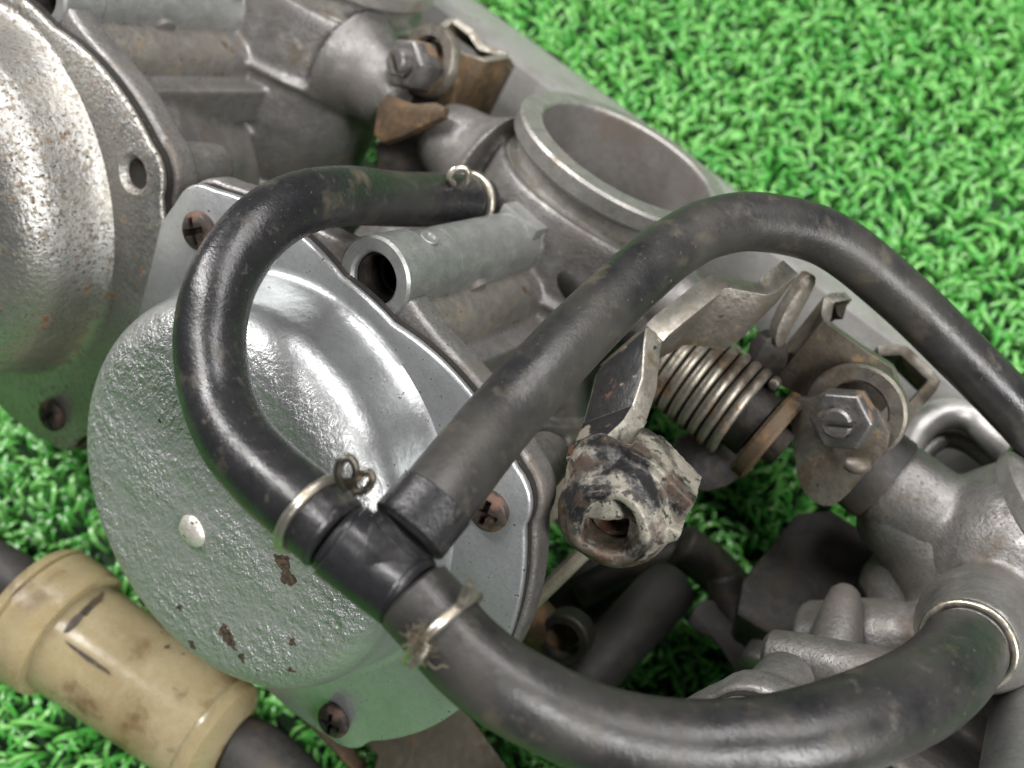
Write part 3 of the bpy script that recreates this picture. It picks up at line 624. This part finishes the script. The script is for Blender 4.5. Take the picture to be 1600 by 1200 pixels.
# right linkage
n0 = P(1328, 648, 168)
lk = thing('throttle_linkage', 'grimy linkage with clean hex nut and slotted screw beside the near carburettor', 'linkage', n0, 'adjuster linkages between the carburettors')
nut_stack(lk, n0 + WC * .0006, LD(-.12, .02, 1), 5.5, 5.5, 2.6, D(np.array([1, .05, -.5])), M_nut, M_nut)
mk('washer_plate', lathe(P(1338, 643, 171), LD(-.1, .05, 1), [(5.6, -1.5), (8.4, -1.5), (8.8, -1.1), (8.8, 1.0), (8.3, 1.5), (6.0, 1.5), (5.6, 1.1)], 56), M_dirty, lk, angle=40)
mk('front_plate', plate([(1234, 632), (1244, 622), (1268, 626), (1300, 605), (1372, 640), (1396, 690), (1350, 742), (1318, 780), (1293, 795), (1262, 780), (1246, 752), (1238, 690)], P(1310, 690, 168.5), WC, 2.2, 1), M_dirty, lk, bevel=.25)
wd_ = -WB * 15
mk('upper_arm', ribbon([P(1326, 462, 178), P(1296, 466, 176), P(1290, 500, 174), P(1345, 540, 173), P(1396, 572, 173), P(1408, 612, 173)], [wd_ * .3, wd_ * .9, wd_, wd_ * .9, wd_ * .55, wd_ * .4], 2.2), [M_levedge, M_grime], lk, bevel=.25)
mk('fork_arm', ribbon([P(1372, 548, 184), P(1412, 546, 183), P(1463, 595, 180), P(1424, 640, 178), P(1392, 690, 176)], [D([.1, .3, .95]) * 7] * 5, 2.3), [M_dirty, M_grime], lk, bevel=.25)
mk('stop_lip', tube([P(1320, 722, 163), P(1338, 728, 162.5), P(1356, 726, 163)], [1.0, 1.5, 1.1], 14, 5), M_dirty, lk)
mk('upper_tip', plate([(1302, 470), (1312, 456), (1327, 468), (1318, 500), (1309, 492)], P(1315, 478, 177), LD(.5, .6, .6), 3, 0), M_dirty, lk, bevel=.3)
# upper linkage
n1 = P(664, 106, 208)
lk2 = thing('throttle_linkage', 'rust brown linkage with small nut and slotted screw beside the far carburettor', 'linkage', n1, 'adjuster linkages between the carburettors')
nut_stack(lk2, n1, LD(-.25, .0, 1), 5.6, 6.5, 2.9, D(np.array([.2, 1, -.2])), M_nut, M_nut)
def arc_plate(o, axis, r0, r1, th, t0, t1, ref, n=24):
    ax, u, w = basis(axis, ref); t = np.linspace(t0, t1, n)
    ring_ = np.vstack([np.asarray(o) + (np.cos(t)[:, None] * u + np.sin(t)[:, None] * w) * r1 * .001, (np.asarray(o) + (np.cos(t)[:, None] * u + np.sin(t)[:, None] * w) * r0 * .001)[::-1]])
    return extrude(ring_, ax, th)
mk('washer_plate', lathe(P(672, 95, 209), LD(-.2, .1, 1), [(4.8, -1.5), (7.4, -1.5), (7.8, -1.1), (7.8, 1.0), (7.4, 1.5), (5.1, 1.5), (4.8, 1.1)], 48), M_dirty, lk2, angle=40)
mk('rusty_cup', ribbon([P(706, 60, 214), P(722, 82, 211), P(758, 92, 212), P(792, 86, 217), P(800, 100, 224)], [-WB * 15, -WB * 17, -WB * 19, -WB * 20, -WB * 18], 1.8), [M_levedge, M_rustplate], lk2, bevel=.2)
mk('cup_edge', ribbon([P(684, 48, 216), P(706, 28, 218), P(738, 52, 219), P(752, 74, 217), P(792, 84, 218)], [D([.2, .4, .9]) * 5] * 5, 1.8), [M_levedge, M_rustplate], lk2, bevel=.2)
mk('lower_tab', plate([(598, 143), (588, 172), (584, 210), (597, 223), (628, 212), (690, 183), (694, 166), (680, 160), (645, 162)], P(630, 185, 205), LD(-.3, .2, 1), 2.0, 0), M_rustplate, lk2, bevel=.25)
mk('back_plate', plate([(640, 70), (690, 60), (715, 110), (705, 175), (670, 190), (640, 160)], P(680, 130, 212), LD(-.1, .1, 1), 2.4, 1), M_rustplate, lk2, bevel=.25)
mk('hanger', plate([(584, 215), (625, 212), (690, 200), (720, 215), (700, 290), (640, 300), (592, 285)], P(640, 240, 218), LD(-.1, .3, 1), 4, 1), M_dark, lk2, bevel=.3)
mk('link_pin', lathe(P(690, 140, 220), WC, [(.1, -6), (4.8, -6), (4.8, 8), (.1, 8)], 24), M_dark, lk2)

# ------------------------------------------------------------------ rods and small things behind the tee
mk('flat_rod', tube([P(700, 1070, 182), P(790, 983, 178), P(905, 870, 172), P(990, 787, 168)], 1.55, 8, 4), M_rod, label='thin tan flat rod slanting down behind the cable barrel', cat='rod', bevel=.15)
mk('pointed_strip', plate([(946, 636), (970, 655), (884, 800), (846, 822), (836, 812), (900, 700)], P(900, 730, 190), LD(-.3, .2, 1), 1.6, 0), M_rod, label='pointed tan metal strip behind the lever plate', cat='strip', bevel=.2)
mk('guide_ring', lathe(P(880, 1000, 192), D([-.35, .1, -.93]), [(3.2, -5), (5.3, -5), (5.3, 0), (4.9, .5), (3.6, .5), (3.2, -1)], 36), M_dark, label='small dark ring of metal behind the bottom hose', cat='ring')
mk('joint_block', tube([P(770, 925, 195), P(800, 950, 196), P(850, 985, 198), P(880, 990, 199)], [4, 6, 5, 4], 16, 5), M_rustplate, label='brown rusty joint block behind the right corner of the cap', cat='joint')
mk('drain_hose', tube([P(890, 1090, 200), P(960, 1010, 205), P(1030, 935, 210), P(1050, 915, 213)], [6.2, 6.2, 6.4, 6.0], 28, 6), M_rubbg, label='dark grey drain hose lying low between the carburettors', cat='hose', angle=50)
mk('vent_pipe', tube([P(1060, 850, 220), P(1110, 885, 222), P(1170, 950, 224)], [5.2, 5.2, 5.2], 24, 6), M_dark, label='black vent pipe in shadow under the linkage', cat='pipe', angle=50)
mk('low_pipe', tube([P(1195, 1060, 195), P(1230, 1000, 200), P(1255, 950, 205)], [6.2, 6.2, 6], 24, 6), M_cast, label='grey stub pipe low beside the near carburettor', cat='pipe', angle=50)
fr = thing('bracket_frame', 'bare silver bracket with a dark window behind the nut linkage', 'bracket', P(1500, 680, 196))
mk('frame_rim', tube([P(1405, 720, 190), P(1430, 675, 192), P(1470, 648, 194), P(1520, 655, 194), P(1570, 700, 190), P(1640, 775, 186)], [3, 3.2, 3.2, 3.2, 3.2, 3], 18, 7), M_plate, fr, angle=60)
mk('frame_rim', tube([P(1425, 735, 194), P(1448, 700, 196), P(1480, 684, 198), P(1525, 700, 198), P(1590, 760, 194)], [2, 2.2, 2.2, 2.2, 2], 18, 7), M_cast, fr, angle=60)
mk('window_shade_back', plate([(1420, 740), (1440, 690), (1480, 670), (1530, 690), (1600, 760), (1560, 800), (1440, 800)], P(1490, 730, 206), LD(0, .8, .6), 3, 1), M_dark, fr)  # dark sheet painted as the shaded hollow behind the bracket opening
mk('elbow_pipe', tube([P(1130, 900, 214), P(1150, 960, 212), P(1190, 1010, 208), P(1240, 1060, 204)], [4.2, 4.6, 4.6, 4.6], 22, 6), M_dark, label='black elbow pipe under the float bowl corner', cat='pipe', angle=50)
mk('gap_fill_pipe', tube([P(900, 930, 224), P(980, 890, 224), P(1070, 860, 224)], [4.0, 4.0, 4.0], 22, 6), M_dark, label='added black pipe darkening the gap behind the drain hose', cat='pipe', angle=50)  # added pipe, covers bright turf so the gap looks darker
mk('fork_fitting', plate([(1070, 960), (1110, 930), (1130, 960), (1180, 1010), (1200, 1060), (1160, 1070), (1120, 1000), (1085, 985)], P(1130, 990, 206), LD(-.1, .6, .8), 5, 1), M_rubbg, label='dark forked fitting beside the black elbow pipe', cat='fitting', bevel=.4)
# rusty bracket at the bottom edge
mk('rusty_bracket', plate([(640, 1080), (700, 1070), (800, 1210), (780, 1300), (560, 1300), (590, 1180), (560, 1150)], P(680, 1150, 196), D([.1, -.35, -.92]), 3, 0), M_bracket, label='olive brown rust stained bracket below the grey cap', cat='bracket', bevel=.3)
mk('rusty_strip', ribbon([P(460, 1112, 205), P(500, 1150, 203), P(560, 1215, 200)], [D([.5, -.6, .5]) * 3] * 3, 1.5), M_rustplate, label='narrow rusty strip beside the bottom screw of the grey cap', cat='strip', bevel=.15)

# ------------------------------------------------------------------ fuel filter
f0 = P(60, 955, 208); f1 = P(345, 1155, 200); fx = (f1 - f0); fl = np.linalg.norm(fx) * 1000
fil = thing('fuel_filter', 'cloudy amber plastic fuel filter lying on the green turf', 'fuel filter', f0)
mk('filter_body', lathe(f0, fx, [(.1, 6), (12.4, 6), (12.6, 10), (12.2, fl * .5), (11.8, fl - 3), (.1, fl - 3)], 64), M_amber, fil)
fc = mk('filter_cap', lathe(f0, fx, [(.1, -4), (11, -3.5), (14.0, -2.4), (14.6, -1.4), (15.0, -.2), (14.3, .1), (14.3, .6), (15.0, .9), (14.9, 8), (14.4, 9.6), (12.6, 9.9), (.1, 9.9)], 64), M_amber, fil, angle=25)
mk('filter_shoulder', lathe(f0, fx, [(.1, fl - 3.2), (12.1, fl - 3.2), (12.4, fl - 2.4), (12.2, fl - .2), (11, fl + .8), (8, fl + 2.2), (6, fl + 3), (.1, fl + 3)], 64), M_amber, fil, angle=25)
mk('filter_element', lathe(f0, fx, [(.1, 3), (8, 3), (8, fl - 4), (.1, fl - 4)], 32), M_stainrib, fil)
mk('core', lathe(f0, fx, [(.1, fl + 2), (5.2, fl + 2), (5.4, fl + 5), (5, fl + 9), (.1, fl + 9)], 28), M_stain, fil)
# soot marks under the cap
ax, u, w = basis(fx)
def on_filter(px, py): 
    eye = np.array([0, 0, H * .001]); d = P(px, py, 100) - eye; d /= np.linalg.norm(d)
    oc = eye - f0; dd = d - ax * (d @ ax); oo = oc - ax * (oc @ ax); r = .0126
    A_, B_, C_ = dd @ dd, 2 * dd @ oo, oo @ oo - r * r; return eye + d * ((-B_ - math.sqrt(max(0, B_ * B_ - 4 * A_ * C_))) / (2 * A_))
def skin(px):
    q = np.array([on_filter(x, y) for x, y in px]); cc = q.mean(0); nn = cc - (f0 + ax * ((cc - f0) @ ax)); nn /= np.linalg.norm(nn)
    return extrude(q + nn * .0003, nn, .6)
mk('soot_mark', skin([(99, 988), (112, 968), (126, 957), (130, 963), (118, 978), (106, 988)]), M_stain, fil)
mk('soot_mark', skin([(124, 958), (144, 938), (162, 926), (158, 938), (134, 962)]), M_stain, fil)
mk('soot_mark', skin([(102, 1001), (128, 1018), (168, 1047), (172, 1054), (138, 1034), (110, 1011)]), M_stain, fil)
mk('fuel_hose', tube([P(-120, 800, 215), P(-40, 868, 212), P(20, 905, 210), P(70, 945, 208.5)], [5.8] * 4, 28, 6), M_rubbg, label='dark brown fuel hose entering the capped end of the filter', cat='hose', angle=50)
q0 = f1 + fx / np.linalg.norm(fx) * .003
mk('outlet_hose', tube([q0, P(400, 1185, 199), P(450, 1225, 200), P(520, 1300, 202)], [7, 7.2, 7, 7], 28, 6), M_rubbg, label='black outlet hose leaving the lower end of the amber filter', cat='hose', angle=50)
